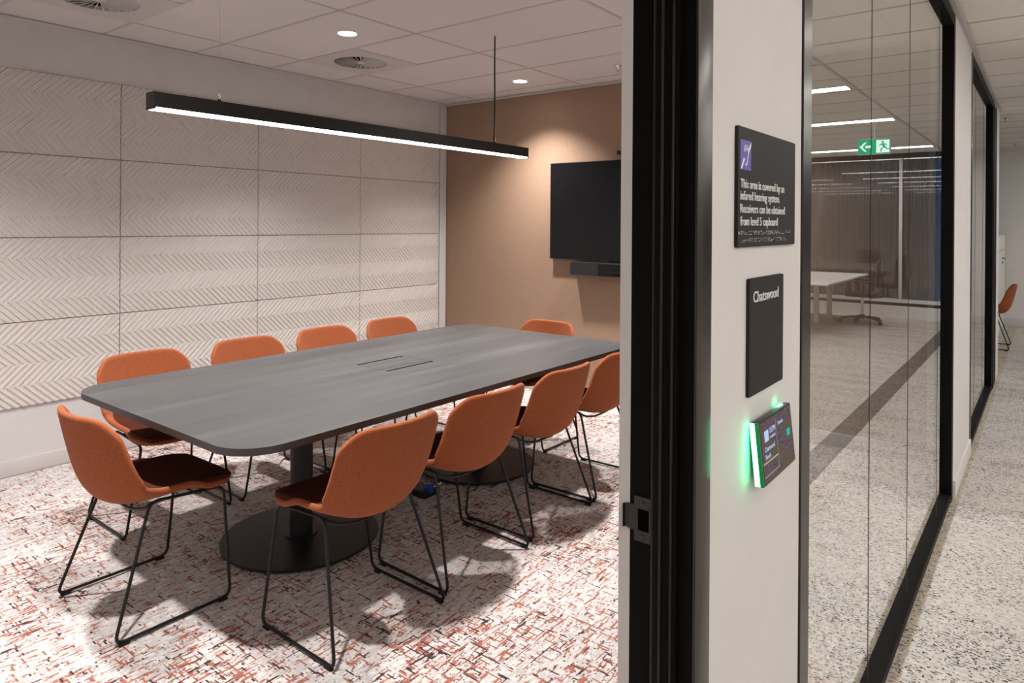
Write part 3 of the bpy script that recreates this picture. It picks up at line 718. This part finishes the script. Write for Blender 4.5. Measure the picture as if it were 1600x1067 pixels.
tbt.rotation_euler = (0, math.radians(-6), 0); tbt.location = (XF+.006, 1.2995, 1.1015)

# ------------------------------------------------------------------ corridor and open office
for i, y in enumerate((-2.1, .05, 2.2, 4.45, 6.46, 8.64, 11.85)):
  for xs in (.49, 3.55):  # second run added to brighten the office floor
    t = thing('linear_ceiling_light', ['', '', '', '', 'long recessed strip light mirrored in the glass front, the nearest and widest', 'long recessed strip light mirrored in the glass front, second nearest', 'long recessed strip light mirrored in the glass front, furthest and behind the exit sign'][i] if xs < 1 and i > 3 else 'recessed office strip light out of the camera\'s view', 'ceiling light', (xs, y, H), 0, 'recessed strip lights in the open office')
    bm = bmesh.new(); box(bm, 0, 2.38, -.085, .085, -.006, -.0045); mkobj('diffuser', bm, M['em_strip'], t)
    bm = bmesh.new()
    for d in ((-.012, 0, -.095, .095), (2.38, 2.392, -.095, .095), (0, 2.38, -.095, -.085), (0, 2.38, .085, .095)): box(bm, *d, -.007, 0)
    mkobj('light_frame', bm, M['white_plastic'], t)
ex = thing('exit_sign', 'green and white exit sign with arrow and running man, mirrored in the glass front', 'exit sign', (.655, 8.5, 2.385))
B('sign_case', (-.168, .168, -.012, .012, -.088, .088), M['white_plastic'], ex, bev=.003)
bm = bmesh.new(); tube(bm, [(0, 0, .088), (0, 0, .315)], .006, 8); mkobj('hanger', bm, M['white_plastic'], ex)
for s in (-1, 1):
    yy = s*.0125
    def fl(name, polys, m, k):
        bm = bmesh.new()
        for p in polys:
            q = [(x, yy+s*k, z) for x, z in p]; q = q if s < 0 else q[::-1]; bm.faces.new([bm.verts.new(c) for c in q])
        mkobj(name, bm, m, ex)
    fl('green_face', [[(-.160, -.080), (.160, -.080), (.160, .080), (-.160, .080)]], M['em_exit'], 0)
    fl('white_doorway', [[(-.150, -.07), (-.02, -.07), (-.02, .07), (-.150, .07)]], M['em_white'], .0004)
    fl('arrow', [[(.03, -.014), (.09, -.014), (.09, .014), (.03, .014)], [(.148, 0), (.095, .052), (.072, .052), (.112, .008), (.112, -.008), (.072, -.052), (.095, -.052)]], M['em_white'], .0004)
    man = [[(-.085+.012*math.cos(a*PI/5), .047+.012*math.sin(a*PI/5)) for a in range(10)], [(-.112, .0), (-.088, -.012), (-.070, .030), (-.092, .034)], [(-.075, .030), (-.046, .010), (-.050, .003), (-.080, .018)], [(-.094, .033), (-.122, .022), (-.126, .000), (-.119, .000), (-.115, .016), (-.09, .022)],
           [(-.112, .0), (-.095, -.012), (-.122, -.034), (-.148, -.036), (-.148, -.026), (-.127, -.024)], [(-.104, -.004), (-.086, -.010), (-.062, -.028), (-.062, -.060), (-.074, -.060), (-.075, -.034)]]
    fl('running_man', man, M['em_exit'], .0008)

dk = thing('bench_desk', 'white bench desk mirrored in the glass front', 'desk', (2.32, 11.0, 0))
B('desktop', (-.90, .90, -1.25, 1.35, .705, .73), M['desk'], dk, bev=.003)
for x, y in ((-.35, .35), (.7, .35), (-.35, -1.0), (.7, -1.0), (-.35, 1.15), (.7, 1.15)): B('leg', (x-.035, x+.035, y-.03, y+.03, 0, .705), M['desk'], dk)
B('cable_beam', (-.35, .7, -1.0, 1.15, .62, .66), M['desk'], dk)
def task_chair(label, loc, rot):
    t = thing('task_chair', label, 'office chair', loc, rot, 'office task chairs at the bench desk')
    bm = bmesh.new()
    for k in range(5):
        a = 2*PI*k/5+.3; d = Vector((math.cos(a), math.sin(a), 0)); tube(bm, [Vector((0, 0, .10)), d*.15+Vector((0, 0, .095)), d*.30+Vector((0, 0, .065))], .017, 8)
    cyl(bm, 0, 0, .08, .14, .035, 16); mkobj('star_base', bm, M['taskfab'], t, True)
    for k in range(5):
        a = 2*PI*k/5+.3; d = Vector((math.cos(a), math.sin(a), 0))*.30; bm = bmesh.new()
        for q in (-.016, .006):
            lathe(bm, [(.024, q), (.028, q+.003), (.028, q+.007), (.024, q+.01)], 16)
        o = mkobj('castor', bm, M['taskfab'], t, True); o.rotation_euler = (PI/2, 0, a); o.location = (d.x, d.y, .028)
    bm = bmesh.new(); cyl(bm, 0, 0, .12, .40, .022, 16); box(bm, -.09, .09, -.10, .10, .39, .42); mkobj('gas_lift', bm, M['chrome'], t)
    bm = bmesh.new(); prism_poly(bm, rrect(-.24, .24, -.23, .24, .10, 6), .42, .48); bmesh.ops.bevel(bm, geom=[e for e in bm.edges if abs(e.verts[0].co.z-e.verts[1].co.z) < 1e-5], offset=.015, segments=3, affect='EDGES'); smooth_by_angle(mkobj('seat', bm, M['taskfab'], t), 50)
    me = shell_mesh([(-.22, .55), (-.225, .65), (-.24, .78), (-.235, .90), (-.25, 1.0)], [.19, .215, .225, .215, .18], [.02, .035, .04, .03, .02], .022, 8, 10, lambda v, u: v*(1-.12*u**4)); me.materials.clear(); me.materials.append(M['taskfab']); meshobj('backrest', me, t)
    bm = bmesh.new(); tube(bm, fillet([(0, -.05, .40), (0, -.30, .42), (0, -.285, .62), (0, -.255, .75)], .06), .018, 8); mkobj('back_stem', bm, M['taskfab'], t, True)
    for s in (-1, 1):
        bm = bmesh.new(); tube(bm, fillet([(s*.14, 0, .41), (s*.28, 0, .42), (s*.28, -.02, .64)], .04), .012, 8); box(bm, s*.28-.035, s*.28+.035, -.12, .12, .64, .665, bev=.008); mkobj('armrest', bm, M['taskfab'], t)
    return t
t1 = task_chair('black office chair on castors beside the white desk, mirrored in the glass front', (1.40, 11.75, 0), -PI/2-.2)
copy_thing(t1, 'dark office chair at the near end of the white desk, mirrored in the glass', (2.15, 9.35, 0), .3, 'office task chairs at the bench desk')

cb = thing('storage_cupboard', 'white storage cupboard with a black handle at the end of the corridor', 'cupboard', (-1.05, 11.95, 0))
B('carcass', (-.49, .49, -.87, .87, .0, 1.385), M['wall_corridor'], cb, bev=.002)
B('top_panel', (-.50, .505, -.88, .88, 1.385, 1.40), M['wall_corridor'], cb)
dr = B('door', (.49, .51, -.85, .85, .10, 1.17), M['wall_corridor'], cb, bev=.002); B('upper_door', (.49, .51, -.85, .85, 1.18, 1.38), M['wall_corridor'], cb, bev=.002)
bm = bmesh.new(); tube(bm, fillet([(.51, .10, 1.06), (.545, .10, 1.06), (.545, -.06, 1.06)], .01), .007, 8); mkobj('handle', bm, M['black'], dr)
B('lock', (.51, .522, .085, .115, .985, 1.01), M['black'], dr)
